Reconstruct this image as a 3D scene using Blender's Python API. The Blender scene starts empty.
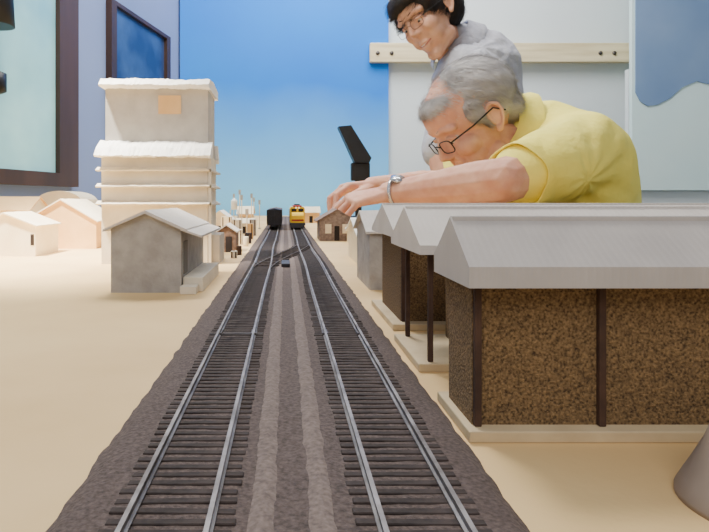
import bpy, bmesh, math, random
from mathutils import Vector, Matrix, noise
random.seed(7)
S = bpy.context.scene
COL = S.collection
FLOOR = -0.95

# ---------------------------------------------------------------- materials
def lin(c):
    out = []
    for v in c:
        v = v / 255.0
        out.append(v / 12.92 if v <= 0.04045 else ((v + 0.055) / 1.055) ** 2.4)
    return (out[0], out[1], out[2], 1.0)

def mat(name, c1, c2=None, scale=20.0, rough=0.7, bump=0.0, metal=0.0, detail=4.0,
        stretch=(1, 1, 1), spec=0.4, emis=0.0, sss=0.0, bscale=None, bdist=0.001, lo=0.35, hi=0.65, ribs=0.0):
    m = bpy.data.materials.new(name)
    m.use_nodes = True
    nt = m.node_tree
    b = nt.nodes["Principled BSDF"]
    b.inputs["Roughness"].default_value = rough
    b.inputs["Metallic"].default_value = metal
    b.inputs["Specular IOR Level"].default_value = spec
    if c2 is None:
        c2 = tuple(v * 0.93 for v in c1)
    tc = nt.nodes.new("ShaderNodeTexCoord")
    mp = nt.nodes.new("ShaderNodeMapping")
    mp.inputs["Scale"].default_value = stretch
    nt.links.new(tc.outputs["Object"], mp.inputs["Vector"])
    nz = nt.nodes.new("ShaderNodeTexNoise")
    nz.inputs["Scale"].default_value = scale
    nz.inputs["Detail"].default_value = detail
    nt.links.new(mp.outputs["Vector"], nz.inputs["Vector"])
    cr = nt.nodes.new("ShaderNodeValToRGB")
    cr.color_ramp.elements[0].position = lo
    cr.color_ramp.elements[1].position = hi
    cr.color_ramp.elements[0].color = lin(c2)
    cr.color_ramp.elements[1].color = lin(c1)
    nt.links.new(nz.outputs["Fac"], cr.inputs["Fac"])
    nt.links.new(cr.outputs["Color"], b.inputs["Base Color"])
    if emis > 0:
        nt.links.new(cr.outputs["Color"], b.inputs["Emission Color"])
        b.inputs["Emission Strength"].default_value = emis
    if sss > 0:
        b.inputs["Subsurface Weight"].default_value = sss
        b.inputs["Subsurface Radius"].default_value = (0.01, 0.004, 0.002)
        b.inputs["Subsurface Scale"].default_value = 0.5
    if bump > 0:
        n2 = nt.nodes.new("ShaderNodeTexNoise")
        n2.inputs["Scale"].default_value = bscale or scale * 2
        n2.inputs["Detail"].default_value = 5
        nt.links.new(mp.outputs["Vector"], n2.inputs["Vector"])
        bp = nt.nodes.new("ShaderNodeBump")
        bp.inputs["Strength"].default_value = bump
        bp.inputs["Distance"].default_value = bdist
        nt.links.new(n2.outputs["Fac"], bp.inputs["Height"])
        last = bp
        if ribs > 0:
            wv = nt.nodes.new("ShaderNodeTexWave")
            wv.wave_type = 'BANDS'; wv.bands_direction = 'X'
            wv.inputs["Scale"].default_value = ribs
            wv.inputs["Distortion"].default_value = 0.15
            nt.links.new(tc.outputs["Object"], wv.inputs["Vector"])
            b2 = nt.nodes.new("ShaderNodeBump")
            b2.inputs["Strength"].default_value = 0.35
            b2.inputs["Distance"].default_value = 0.0003
            nt.links.new(wv.outputs["Fac"], b2.inputs["Height"])
            nt.links.new(bp.outputs["Normal"], b2.inputs["Normal"])
            last = b2
        nt.links.new(last.outputs["Normal"], b.inputs["Normal"])
    return m

M_table = mat("table_cream", (234, 202, 146), (220, 185, 130), 9, 0.75, 0.3, bscale=300, bdist=0.0004)
M_tableedge = mat("table_frame_wood", (170, 135, 95), (140, 108, 72), 12, 0.7, 0.2, stretch=(1, 1, 8))
M_ballast = mat("ballast_grey", (104, 90, 85), (66, 56, 53), 900, 0.95, 0.7, bscale=1500, bdist=0.0005, lo=0.3, hi=0.7)
M_strip = mat("ballast_light", (130, 115, 108), (96, 84, 79), 800, 0.95, 0.4, bscale=1300, bdist=0.0004, lo=0.3, hi=0.7)
M_tie = mat("tie_dark", (66, 56, 53), (44, 37, 35), 300, 0.9, 0.4, bscale=800, bdist=0.0003)
M_rail = mat("rail_steel", (150, 145, 145), (100, 94, 92), 120, 0.55, metal=0.3)
M_railside = mat("joiner_metal", (90, 84, 82), None, 60, 0.6, metal=0.4)
M_stone = mat("brown_stone", (164, 134, 94), (58, 45, 33), 1500, 0.95, 1.0, bscale=1500, bdist=0.0007, lo=0.28, hi=0.76, detail=9)
M_stone2 = mat("brown_stone_far", (152, 122, 84), (60, 46, 33), 1200, 0.95, 1.0, bscale=1400, bdist=0.0007, lo=0.28, hi=0.76, detail=9)
M_post = mat("post_brown", (82, 60, 48), (62, 45, 37), 150, 0.85)
M_slab = mat("slab_card", (214, 194, 156), (196, 175, 140), 60, 0.8, 0.3, bscale=500, bdist=0.0003)
M_roof = mat("roof_grey", (187, 182, 178), (176, 171, 168), 40, 0.85, 0.4, bscale=260, bdist=0.0002, ribs=150)
M_roof2 = mat("roof_pale", (212, 205, 198), (202, 195, 188), 40, 0.85, 0.4, bscale=260, bdist=0.0002, ribs=130)
M_card = mat("card_grey", (204, 197, 186), (188, 181, 171), 50, 0.85, 0.4, bscale=400, bdist=0.0004)
M_cardl = mat("card_cream", (232, 222, 202), (217, 206, 186), 40, 0.85, 0.4, bscale=400, bdist=0.0004)
M_house = mat("house_grey", (178, 174, 170), (156, 152, 148), 90, 0.85, 0.6, bscale=500, bdist=0.0005)
M_white = mat("white_plaster", (255, 253, 246), (246, 242, 232), 120, 0.8, 0.7, bscale=300, bdist=0.001)
M_tan = mat("tan_card", (242, 200, 142), (230, 184, 124), 30, 0.8)
M_tan2 = mat("pale_card", (248, 234, 206), (238, 220, 188), 30, 0.8)
M_dark = mat("dark_opening", (46, 36, 34), (30, 24, 24), 30, 0.8)
M_open = mat("grey_opening", (134, 127, 121), (114, 108, 103), 30, 0.8)
M_redroof = mat("brown_roof", (130, 104, 88), (100, 78, 66), 200, 0.85, 0.4, bdist=0.0005)
M_redwall = mat("muted_brown_wall", (150, 130, 118), (120, 102, 92), 300, 0.85, 0.3, bdist=0.0004)
M_greyroof = mat("muted_roof", (150, 128, 118), (120, 100, 92), 200, 0.85, 0.3, bdist=0.0004)
M_red = mat("red_paint", (170, 44, 34), None, 30, 0.5)
M_yellow = mat("yellow_paint", (252, 208, 30), None, 30, 0.45)
M_black = mat("black_plastic", (20, 20, 26), (12, 12, 16), 40, 0.45)
M_trainblk = mat("train_black", (36, 34, 40), (22, 20, 26), 80, 0.6)
M_silver = mat("silver_paint", (190, 186, 180), None, 30, 0.4)
M_lampglass = mat("lamp_glass", (255, 240, 200), None, 30, 0.2, emis=1.0)
M_blue = mat("backdrop_blue", (0, 130, 230), (0, 118, 221), 1.6, 0.8)
M_wallw = mat("wall_pale", (222, 228, 228), (212, 220, 222), 1.5, 0.85)
M_walll = mat("wall_bluegrey", (122, 140, 182), (108, 126, 170), 1.5, 0.85)
M_floor = mat("floor_carpet", (95, 90, 88), (75, 70, 70), 60, 0.95)
M_frame = mat("window_wood", (68, 48, 40), (50, 35, 30), 12, 0.5, stretch=(1, 1, 0.2))
M_glass1 = mat("window_daylight", (160, 212, 212), (104, 160, 180), 2.4, 0.15, emis=0.3)
M_glass2 = mat("window_dark_glass", (62, 88, 132), (34, 52, 92), 7, 0.3)
M_board = mat("board_pine", (232, 216, 176), (212, 194, 152), 14, 0.7, stretch=(0.3, 1, 4))
M_bolt = mat("bolt_steel", (90, 84, 80), None, 30, 0.4, metal=0.7)
M_panelw = mat("painted_cloud", (216, 236, 232), (204, 228, 228), 2.5, 0.85)
M_panelb = mat("painted_sky_blue", (128, 152, 184), (108, 136, 174), 2.5, 0.85)
M_skin = mat("skin_pale", (222, 172, 146), (206, 148, 124), 30, 0.65, 0.3, sss=0.15, bscale=380, bdist=0.0006)
M_skin2 = mat("skin_olive", (208, 158, 132), (194, 142, 116), 30, 0.65, 0.2, sss=0.12, bscale=420, bdist=0.0004)
M_lip = mat("lips", (176, 108, 96), None, 30, 0.6)
M_teeth = mat("teeth", (222, 212, 202), None, 30, 0.5)
M_brow = mat("brow_grey", (180, 156, 144), (160, 138, 128), 200, 0.8)
M_browb = mat("brow_dark", (64, 46, 40), (50, 36, 32), 200, 0.8)
M_hairg = mat("hair_grey", (208, 204, 202), (158, 152, 150), 40, 0.6, 0.5, stretch=(0.4, 1, 1), bscale=200, bdist=0.001)
M_hairb = mat("hair_black", (44, 32, 29), (22, 16, 15), 90, 0.6, 0.6, bscale=200, bdist=0.001)
M_shirty = mat("shirt_yellow", (255, 243, 124), (251, 236, 110), 9, 0.9, 0.7, bscale=12, bdist=0.02)
M_shirtg = mat("shirt_grey", (172, 171, 177), (156, 155, 163), 9, 0.9, 0.8, bscale=16, bdist=0.02)
M_jeans = mat("jeans_blue", (60, 74, 104), (44, 56, 84), 30, 0.9, 0.3)
M_khaki = mat("trousers_khaki", (140, 124, 98), (120, 106, 84), 30, 0.9, 0.3)
M_shoe = mat("shoe_leather", (44, 34, 30), None, 30, 0.5)
M_eyew = mat("eye_white", (206, 194, 184), None, 30, 0.3)
M_iris = mat("iris_dark", (44, 30, 24), None, 30, 0.3)
M_metal = mat("watch_steel", (200, 200, 205), None, 30, 0.25, metal=0.8)
M_ped = mat("pedestal_plaster", (170, 156, 142), (146, 133, 121), 30, 0.7, 0.3, bscale=200, bdist=0.0005)

# painted haze towards the foot of the sky backdrop (paint on the board)
def haze(m):
    nt = m.node_tree
    b = nt.nodes["Principled BSDF"]
    src = b.inputs["Base Color"].links[0].from_socket
    tc = nt.nodes.new("ShaderNodeTexCoord")
    sep = nt.nodes.new("ShaderNodeSeparateXYZ")
    nt.links.new(tc.outputs["Object"], sep.inputs[0])
    nz = nt.nodes.new("ShaderNodeTexNoise"); nz.inputs["Scale"].default_value = 2.2; nz.inputs["Detail"].default_value = 3
    nt.links.new(tc.outputs["Object"], nz.inputs["Vector"])
    ad = nt.nodes.new("ShaderNodeMath"); ad.operation = 'MULTIPLY_ADD'
    ad.inputs[1].default_value = 0.25
    nt.links.new(nz.outputs["Fac"], ad.inputs[0]); nt.links.new(sep.outputs["Z"], ad.inputs[2])
    mr = nt.nodes.new("ShaderNodeMapRange")
    mr.inputs["From Min"].default_value = 0.15; mr.inputs["From Max"].default_value = 0.68
    mr.inputs["To Min"].default_value = 1.0; mr.inputs["To Max"].default_value = 0.0
    nt.links.new(ad.outputs[0], mr.inputs["Value"])
    mx = nt.nodes.new("ShaderNodeMix"); mx.data_type = 'RGBA'
    nt.links.new(mr.outputs["Result"], mx.inputs["Factor"])
    nt.links.new(src, mx.inputs["A"])
    mx.inputs["B"].default_value = lin((136, 214, 252))
    nt.links.new(mx.outputs["Result"], b.inputs["Base Color"])
haze(M_blue)

# ---------------------------------------------------------------- helpers
def thing(name, loc, label, category, group=None):
    e = bpy.data.objects.new(name, None)
    e.empty_display_size = 0.01
    e.location = loc
    COL.objects.link(e)
    e["label"] = label
    e["category"] = category
    if group: e["group"] = group
    return e

def tag(o, label, category, group=None, kind=None):
    if label: o["label"] = label
    if category: o["category"] = category
    if group: o["group"] = group
    if kind: o["kind"] = kind
    return o

def par(o, p):
    if p is not None:
        o.parent = p
        mw = Matrix.Translation(p.location)
        q = p.parent
        o.matrix_parent_inverse = mw.inverted() if q is None else Matrix()
    return o

def finish(name, bm, m, parent=None, smooth=False):
    bmesh.ops.recalc_face_normals(bm, faces=bm.faces)
    me = bpy.data.meshes.new(name)
    bm.to_mesh(me); bm.free()
    if smooth:
        for p in me.polygons: p.use_smooth = True
    me.materials.append(m)
    o = bpy.data.objects.new(name, me)
    COL.objects.link(o)
    return par(o, parent)

def add_box(bm, x0, x1, y0, y1, z0, z1):
    M = Matrix.Translation(((x0 + x1) / 2, (y0 + y1) / 2, (z0 + z1) / 2)) @ Matrix.Diagonal((abs(x1 - x0), abs(y1 - y0), abs(z1 - z0), 1))
    bmesh.ops.create_cube(bm, size=1, matrix=M)

def box(name, x0, x1, y0, y1, z0, z1, m, parent=None, bev=0.0):
    bm = bmesh.new()
    add_box(bm, x0, x1, y0, y1, z0, z1)
    if bev > 0:
        bmesh.ops.bevel(bm, geom=list(bm.edges), offset=bev, segments=2, affect='EDGES', profile=0.5)
    return finish(name, bm, m, parent)

def prism(name, prof, a0, a1, m, parent=None, axis='x', seg=1, jit=0.0, bm_in=None):
    """extrude closed profile along x (prof=(y,z)), y (prof=(x,z)) or z (prof=(x,y))"""
    bm = bm_in or bmesh.new()
    rings = []
    for i in range(seg + 1):
        a = a0 + (a1 - a0) * i / seg
        r = []
        for (u, v) in prof:
            ju = random.uniform(-jit, jit); jv = random.uniform(-jit, jit)
            if axis == 'x': r.append(bm.verts.new((a, u + ju, v + jv)))
            elif axis == 'y': r.append(bm.verts.new((u + ju, a, v + jv)))
            else: r.append(bm.verts.new((u, v, a)))
        rings.append(r)
    n = len(prof)
    for i in range(seg):
        for j in range(n):
            k = (j + 1) % n
            bm.faces.new((rings[i][j], rings[i][k], rings[i + 1][k], rings[i + 1][j]))
    bm.faces.new(rings[0]); bm.faces.new(list(reversed(rings[-1])))
    if bm_in: return bm
    return finish(name, bm, m, parent)

def lathe(name, prof, c, m, parent=None, seg=24):
    bm = bmesh.new()
    rings = []
    for (r, z) in prof:
        rings.append([bm.verts.new((c[0] + r * math.cos(2 * math.pi * i / seg), c[1] + r * math.sin(2 * math.pi * i / seg), c[2] + z)) for i in range(seg)])
    for a, b in zip(rings, rings[1:]):
        for i in range(seg):
            j = (i + 1) % seg
            bm.faces.new((a[i], a[j], b[j], b[i]))
    bm.faces.new(rings[0]); bm.faces.new(list(reversed(rings[-1])))
    return finish(name, bm, m, parent, True)

def tube(name, pts, r, m, parent=None, cyclic=False):
    """sweep a small circle along a polyline"""
    pts = [Vector(p) for p in pts]
    bm = bmesh.new(); rings = []; n = len(pts); K = 8
    up = None
    for i, p in enumerate(pts):
        a = pts[(i - 1) % n] if (cyclic or i > 0) else p
        b = pts[(i + 1) % n] if (cyclic or i < n - 1) else p
        t = (b - a).normalized()
        if up is None: up = t.orthogonal().normalized()
        up = (up - t * up.dot(t)).normalized()
        s = t.cross(up)
        rings.append([bm.verts.new(p + (up * math.cos(2 * math.pi * k / K) + s * math.sin(2 * math.pi * k / K)) * r) for k in range(K)])
    pairs = list(zip(rings, rings[1:]))
    if cyclic: pairs.append((rings[-1], rings[0]))
    for a, b in pairs:
        for k in range(K): bm.faces.new((a[k], a[(k + 1) % K], b[(k + 1) % K], b[k]))
    if not cyclic:
        bm.faces.new(rings[0]); bm.faces.new(list(reversed(rings[-1])))
    return finish(name, bm, m, parent, True)

# ---------------------------------------------------------------- camera
cam = bpy.data.cameras.new("camera")
cam.lens = 29.96; cam.sensor_width = 36
cam.shift_x = 0.098; cam.shift_y = -0.093
cam.clip_start = 0.005; cam.clip_end = 50
co = bpy.data.objects.new("camera", cam); COL.objects.link(co)
co.location = (0, 0, 0.066); co.rotation_euler = (math.pi / 2, 0, 0)
S.camera = co

# ---------------------------------------------------------------- room
def struct(o): o["kind"] = "structure"; return o
struct(box("floor", -1.9, 2.35, -0.6, 2.7, FLOOR - 0.03, FLOOR, M_floor))
struct(box("wall_back", -0.50, 2.35, 2.60, 2.68, FLOOR, 1.6, M_wallw))
struct(box("wall_right", 2.30, 2.36, -0.6, 2.6, FLOOR, 1.6, M_wallw))
tl = math.hypot(0.215, 1)
def wl(s, d):
    return (-0.463 - 0.215 * (2.6 - s) + d / tl, s - 0.215 * d / tl)
def wbox(name, s0, s1, z0, z1, d0, d1, m, parent=None):
    prof = [wl(s0, d0), wl(s1, d0), wl(s1, d1), wl(s0, d1)]
    return prism(name, prof, z0, z1, m, parent, axis='z')
struct(wbox("wall_left", -0.6, 2.62, FLOOR, 1.6, -0.08, 0.0, M_walll))

def window(idx, s0, s1, z0, z1, fw, glass):
    w = bpy.data.objects.new("window_%d" % idx, None)
    x, y = wl((s0 + s1) / 2, 0); w.location = (x, y, z0); COL.objects.link(w)
    w["kind"] = "structure"
    bm = bmesh.new()
    for (a, b, c, d) in ((s0, s1, z0, z0 + fw * 0.4), (s0, s1, z1 - fw * 0.4, z1), (s0, s0 + fw, z0 + fw * 0.4, z1 - fw * 0.4), (s1 - fw, s1, z0 + fw * 0.4, z1 - fw * 0.4)):
        prism("f", [wl(a, 0.0), wl(b, 0.0), wl(b, 0.022), wl(a, 0.022)], c, d, None, axis='z', bm_in=bm)
    struct(finish("window_frame", bm, M_frame, w))
    struct(wbox("window_pane", s0 + fw, s1 - fw, z0 + fw * 0.4, z1 - fw * 0.4, 0.002, 0.008, glass, w))
window(1, 0.9, 1.775, 0.105, 1.2, 0.095, M_glass1)
window(2, 1.97, 2.45, 0.30, 0.74, 0.035, M_glass2)

# sky backdrop board and pine rail
b = box("sky_backdrop", -0.458, 0.452, 2.575, 2.598, -0.12, 1.5, M_blue)
tag(b, "saturated blue painted sky backdrop panel on the end wall", "backdrop")
rail = thing("wall_rail", (0.94, 2.56, 0.70), "long pale pine board bolted across the wall", "board")
box("board", 0.367, 1.52, 2.545, 2.573, 0.662, 0.745, M_board, rail, 0.003)
for x in (0.40, 0.46, 1.36, 1.42):
    o = lathe("bolt", [(0.001, 0), (0.009, 0), (0.008, 0.005), (0.001, 0.006)], (0, 0, 0), M_bolt, None, 12)
    o.data.transform(Matrix.Translation((x, 2.545, 0.70)) @ Matrix.Rotation(math.pi / 2, 4, 'X'))
    par(o, rail)
pp = thing("cloud_backdrop", (1.75, 2.40, 0.106), "pale backdrop panel painted with blue sky and white cloud", "backdrop")
box("panel", 1.40, 2.28, 2.38, 2.40, 0.106, 1.3, M_panelw, pp)
pts = [(1.412, 1.28), (1.412, 0.50), (1.43, 0.465), (1.46, 0.445), (1.50, 0.45), (1.55, 0.475), (1.60, 0.52), (1.66, 0.545), (1.72, 0.53), (1.80, 0.56), (1.9, 0.62), (2.05, 0.64), (2.27, 0.70), (2.27, 1.28)]
prism("painted_sky", pts, 2.376, 2.381, M_panelb, pp, axis='y')
box("panel_support", 1.40, 2.28, 2.405, 2.43, FLOOR, 0.6, M_wallw, pp)

# ---------------------------------------------------------------- table
tb = thing("layout_table", (-0.1, 1.1, FLOOR), "large cream-painted model railway layout table", "table")
poly = [(-1.03, -0.2), (0.72, -0.2), (0.72, 0.78), (0.33, 0.84), (0.33, 2.50), (-0.465, 2.50)]
prism("table_top", poly, -0.02, 0.0, M_table, tb, axis='z')
ap = [(-0.96, -0.16), (0.68, -0.16), (0.68, 0.75), (0.29, 0.81), (0.29, 2.46), (-0.44, 2.46)]
prism("apron", ap, -0.10, -0.02, M_tableedge, tb, axis='z')
for (x, y) in ((-0.85, -0.1), (0.62, -0.1), (0.62, 0.68), (0.22, 2.38), (-0.40, 2.38), (-0.55, 1.3), (0.22, 1.4)):
    box("leg", x - 0.03, x + 0.03, y - 0.03, y + 0.03, FLOOR, -0.10, M_tableedge, tb)

# ---------------------------------------------------------------- roadbed and tracks
Y0, Y1 = 0.02, 2.30
def kink(y):
    """small sideways wander of the hand-laid track"""
    if y < 0.40 or y > 0.95: return 0.0
    return 0.0012 * math.sin((y - 0.40) / 0.55 * 2 * math.pi) * math.sin((y - 0.40) / 0.55 * math.pi)
def strip_mesh(name, prof, m, ny, jit, parent=None, edge=0.0):
    bm = bmesh.new(); rings = []
    for i in range(ny + 1):
        y = Y0 + (Y1 - Y0) * (i / ny) ** 1.5
        r = []
        for k, (x, z) in enumerate(prof):
            j = jit if 0 < k < len(prof) - 1 else 0
            ex = edge * noise.noise(Vector((y * 120, k * 1.7, 0.3))) if (k < 2 or k > len(prof) - 3) else 0.0
            r.append(bm.verts.new((x + ex + random.uniform(-jit, jit) * 1.2, y, max(0.0, z + random.uniform(-j, j)))))
        rings.append(r)
    for a, b in zip(rings, rings[1:]):
        for k in range(len(prof) - 1):
            bm.faces.new((a[k], a[k + 1], b[k + 1], b[k]))
    o = finish(name, bm, m, parent, True)
    return o
prof = [(-0.0475, 0.0), (-0.0435, 0.0022)]
x = -0.040
while x < 0.0435:
    prof.append((x, 0.0026)); x += 0.0035
prof += [(0.0455, 0.0022), (0.049, 0.0)]
rb = strip_mesh("roadbed", prof, M_ballast, 420, 0.00011, edge=0.0010)
tag(rb, "dark grey gritty ballast roadbed under the two tracks", "roadbed", kind="stuff")
for k, x in enumerate((-0.0045, 0.0075)):
    hw = 0.0038
    pr = [(x - hw, 0.0020), (x - hw * 0.5, 0.0029), (x + 0.0, 0.0033), (x + hw * 0.5, 0.0029), (x + hw, 0.0020)]
    o = strip_mesh("ballast_ridge", pr, M_strip, 420, 0.00006, edge=0.0006)
    tag(o, "pale gritty ballast ridge running between the tracks", "ballast", group="ballast ridges between tracks")

def rail_prof(x, z):
    return [(x - 0.0009, z), (x + 0.0009, z), (x + 0.0009, z + 0.0003), (x + 0.0003, z + 0.0006), (x + 0.0003, z + 0.0015), (x + 0.0005, z + 0.0017), (x + 0.0005, z + 0.0023), (x - 0.0005, z + 0.0023), (x - 0.0005, z + 0.0017), (x - 0.0003, z + 0.0015), (x - 0.0003, z + 0.0006), (x - 0.0009, z + 0.0003)]
tie_me = None
TP = 0.0040
def track(xc, label):
    global tie_me
    t = thing("railway_track", (xc, 1.1, 0.002), label, "track", "parallel model railway tracks")
    for s in (-0.0081, 0.0081):
        o = prism("rail", rail_prof(xc + s, 0.0030), Y0, Y1, M_rail, t, axis='y', seg=114)
        for v in o.data.vertices: v.co.x += kink(v.co.y)
    ys = []
    y = 0.100
    while y < Y1 - 0.01:
        ys.append(y); y += TP
    if tie_me is None:
        bm = bmesh.new(); add_box(bm, -0.0128, 0.0128, -0.00105, 0.00105, -0.0003, 0.0007)
        bmesh.ops.bevel(bm, geom=list(bm.edges), offset=0.0002, segments=1, affect='EDGES')
        o = finish("tie", bm, M_tie); tie_me = o.data; bpy.data.objects.remove(o)
    for y in ys[:100]:
        o = bpy.data.objects.new("tie", tie_me)
        o.parent = t
        o.location = (random.uniform(-0.0004, 0.0004) + kink(y), y - 1.1 + random.uniform(-0.0002, 0.0002), 0.00024)
        o.rotation_euler = (0, random.uniform(-0.012, 0.012), random.uniform(-0.014, 0.014))
        COL.objects.link(o)
    bm = bmesh.new()
    for y in ys[100:]:
        kx = kink(y)
        add_box(bm, xc + kx - 0.0128, xc + kx + 0.0128, y - 0.00105, y + 0.00105, 0.0020, 0.0030)
    o = finish("ties", bm, M_tie, t); o["kind"] = "stuff"
    for s in (-0.0081, 0.0081):
        box("rail_joiner", xc + s - 0.0013, xc + s + 0.0013, 0.274, 0.282, 0.0030, 0.0042, M_railside, t)
    return t
TL = track(-0.02265, "straight metal model track with dark ties near the tall mill")
box("section_seam", -0.0355, -0.0105, 0.2770, 0.2782, 0.0026, 0.0034, M_railside, TL)
TR = track(0.02675, "straight metal model track with dark ties beside brown sheds")
# crossover linking both tracks
cx = thing("crossover_track", (0.002, 0.66, 0.003), "short diagonal crossover linking the two model tracks", "track")
def ease(t): return t * t * (3 - 2 * t)
for s in (-0.0081, 0.0081):
    pts = []
    for i in range(21):
        t = i / 20
        pts.append((-0.02265 + s + 0.0494 * ease(t), 0.50 + 0.36 * t, 0.0047))
    tube("rail", pts, 0.0005, M_railside, cx)
for i in range(16):
    t = 0.18 + 0.64 * i / 15
    box("tie", -0.02265 + 0.0494 * ease(t) - 0.013, -0.02265 + 0.0494 * ease(t) + 0.013, 0.50 + 0.36 * t - 0.0022, 0.50 + 0.36 * t + 0.0022, 0.0022, 0.0040, M_tie, cx)
box("switch_machine", -0.0035, 0.0045, 0.555, 0.59, 0.0022, 0.0062, M_trainblk, cx, 0.0006)

# ---------------------------------------------------------------- sheds
def shed(x0, x1, yf, yb, rx0, ry0, ry1, zr, ze, zb, sx0, sy0, sy1, roofm, stonem, label, porch=False, posts=()):
    t = thing("shed", ((x0 + x1) / 2, (yf + yb) / 2, 0), label, "model building", "row of model sheds beside the track")
    box("foundation", sx0, x1 + 0.004, sy0, sy1, 0, 0.0032, M_slab, t, 0.0004)
    box("wall", x0, x1, yf, yb, 0.0032, zb + 0.0005, stonem, t)
    for (px, py) in posts:
        box("post", px - 0.0010, px + 0.0010, py - 0.0010, py + 0.0010, 0.0032, zb, M_post, t, 0.0003)
    ym = (ry0 + ry1) / 2
    pr = [(ry0, zb), (ry0, ze), (ym, zr), (ry1, ze), (ry1, zb)]
    prism("roof", pr, rx0, x1 + 0.008, roofm, t)
    box("ridge_cap", rx0 + 0.0005, x1 + 0.0075, ym - 0.0016, ym + 0.0016, zr - 0.0012, zr + 0.0003, roofm, t, 0.0003)
    return t
shed(0.0522, 0.200, 0.165, 0.188, 0.0490, 0.157, 0.194, 0.0610, 0.0482, 0.0425, 0.0500, 0.160, 0.194, M_roof, M_stone,
     "long brown stone-textured model shed with grey gabled roof", posts=((0.0535, 0.1642), (0.0880, 0.1642), (0.1225, 0.1642), (0.158, 0.1642)))
shed(0.0740, 0.230, 0.229, 0.272, 0.0505, 0.221, 0.281, 0.0632, 0.0490, 0.0455, 0.0512, 0.226, 0.277, M_roof2, M_stone2,
     "brown model shed with open porch end on dark posts", posts=((0.0565, 0.2295), (0.0565, 0.272), (0.0740, 0.2285)))
shed(0.0600, 0.260, 0.306, 0.364, 0.0550, 0.296, 0.374, 0.0640, 0.0492, 0.0470, 0.0545, 0.298, 0.372, M_roof2, M_stone2,
     "third brown stone-textured model shed with pale roof", posts=((0.0612, 0.3052),))
# small grey shed further on
def cottage(name, x0, x1, y0, y1, ze, zr, wallm, roofm, label, axis='y', door=None, group=None, oh=0.003, th=0.0015, cat="model building"):
    t = thing(name, ((x0 + x1) / 2, (y0 + y1) / 2, 0), label, cat, group)
    if axis == 'y':   # gable faces the viewer side
        xm = (x0 + x1) / 2
        prism("wall", [(x0, 0), (x1, 0), (x1, ze), (xm, zr), (x0, ze)], y0, y1, wallm, t, axis='y')
        sl = (zr - ze) / (xm - x0)
        pr = [(x0 - oh, ze - sl * oh), (xm, zr), (x1 + oh, ze - sl * oh), (x1 + oh, ze - sl * oh + th), (xm, zr + th * 1.2), (x0 - oh, ze - sl * oh + th)]
        prism("roof", pr, y0 - oh, y1 + oh, roofm, t, axis='y', seg=12, jit=0.0002)
    else:
        ym = (y0 + y1) / 2
        prism("wall", [(y0, 0), (y1, 0), (y1, ze), (ym, zr), (y0, ze)], x0, x1, wallm, t, axis='x')
        sl = (zr - ze) / (ym - y0)
        pr = [(y0 - oh, ze - sl * oh), (ym, zr), (y1 + oh, ze - sl * oh), (y1 + oh, ze - sl * oh + th), (ym, zr + th * 1.2), (y0 - oh, ze - sl * oh + th)]
        prism("roof", pr, x0 - oh, x1 + oh, roofm, t, axis='x', seg=12, jit=0.0002)
    for d in (door or []):
        nm, a, b, c, e, mm = d[:6]
        if len(d) > 6:  # on the +x side
            box(nm, d[6] - 0.0004, d[6] + 0.0005, a, b, c, e, mm, t)
        else:
            box(nm, a, b, y0 - 0.0005, y0 + 0.0004, c, e, mm, t)
    return t
cottage("shed", 0.062, 0.14, 0.433, 0.508, 0.0425, 0.056, M_house, M_roof2, "plain grey card model shed with pale roof", axis='x',
        door=[("door", 0.085, 0.097, 0, 0.028, M_dark)])
cottage("house", 0.075, 0.135, 0.60, 0.70, 0.030, 0.045, M_tan2, M_white, "small cream card model house", axis='x',
        door=[("door", 0.09, 0.10, 0, 0.022, M_dark)])
cottage("depot", 0.056, 0.112, 0.955, 1.03, 0.034, 0.050, M_redwall, M_greyroof, "small grey-brown model station with pale window trim", axis='y', oh=0.006,
        door=[("door", 0.080, 0.088, 0, 0.024, M_dark), ("window", 0.065, 0.075, 0.012, 0.027, M_tan2), ("window", 0.093, 0.103, 0.012, 0.027, M_tan2)])
cottage("house", 0.098, 0.128, 0.885, 0.935, 0.022, 0.030, M_tan2, M_white, "low white model house next to the station", axis='y',
        door=[("window", 0.108, 0.116, 0.008, 0.018, M_open)])
cottage("house", 0.132, 0.175, 0.90, 0.96, 0.024, 0.036, M_tan2, M_white, "white model house beyond the sheds", axis='x',
        door=[("window", 0.145, 0.155, 0.008, 0.018, M_dark)])
cottage("house", 0.055, 0.10, 1.70, 1.78, 0.030, 0.045, M_tan, M_tan2, "distant tan model house", axis='x',
        door=[("door", 0.07, 0.08, 0, 0.02, M_dark)])

# ---------------------------------------------------------------- grey house with loading dock
t = cottage("house", -0.124, -0.0740, 0.420, 0.535, 0.0455, 0.0565, M_house, M_roof2, "small grey card model house with pale gabled roof", axis='y', oh=0.0045, th=0.002,
        door=[("door", 0.430, 0.446, 0.012, 0.036, M_open, -0.074)])
prism("side_canopy", [(-0.0741, 0.0445), (-0.0590, 0.0395), (-0.0590, 0.0410), (-0.0741, 0.0462)], 0.4165, 0.5385, M_roof2, t, axis='y')
box("loading_dock", -0.0735, -0.0590, 0.425, 0.525, 0.0, 0.0105, M_cardl, t, 0.0004)
box("dock_step", -0.0735, -0.0620, 0.412, 0.4248, 0.0, 0.0055, M_cardl, t, 0.0004)

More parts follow.
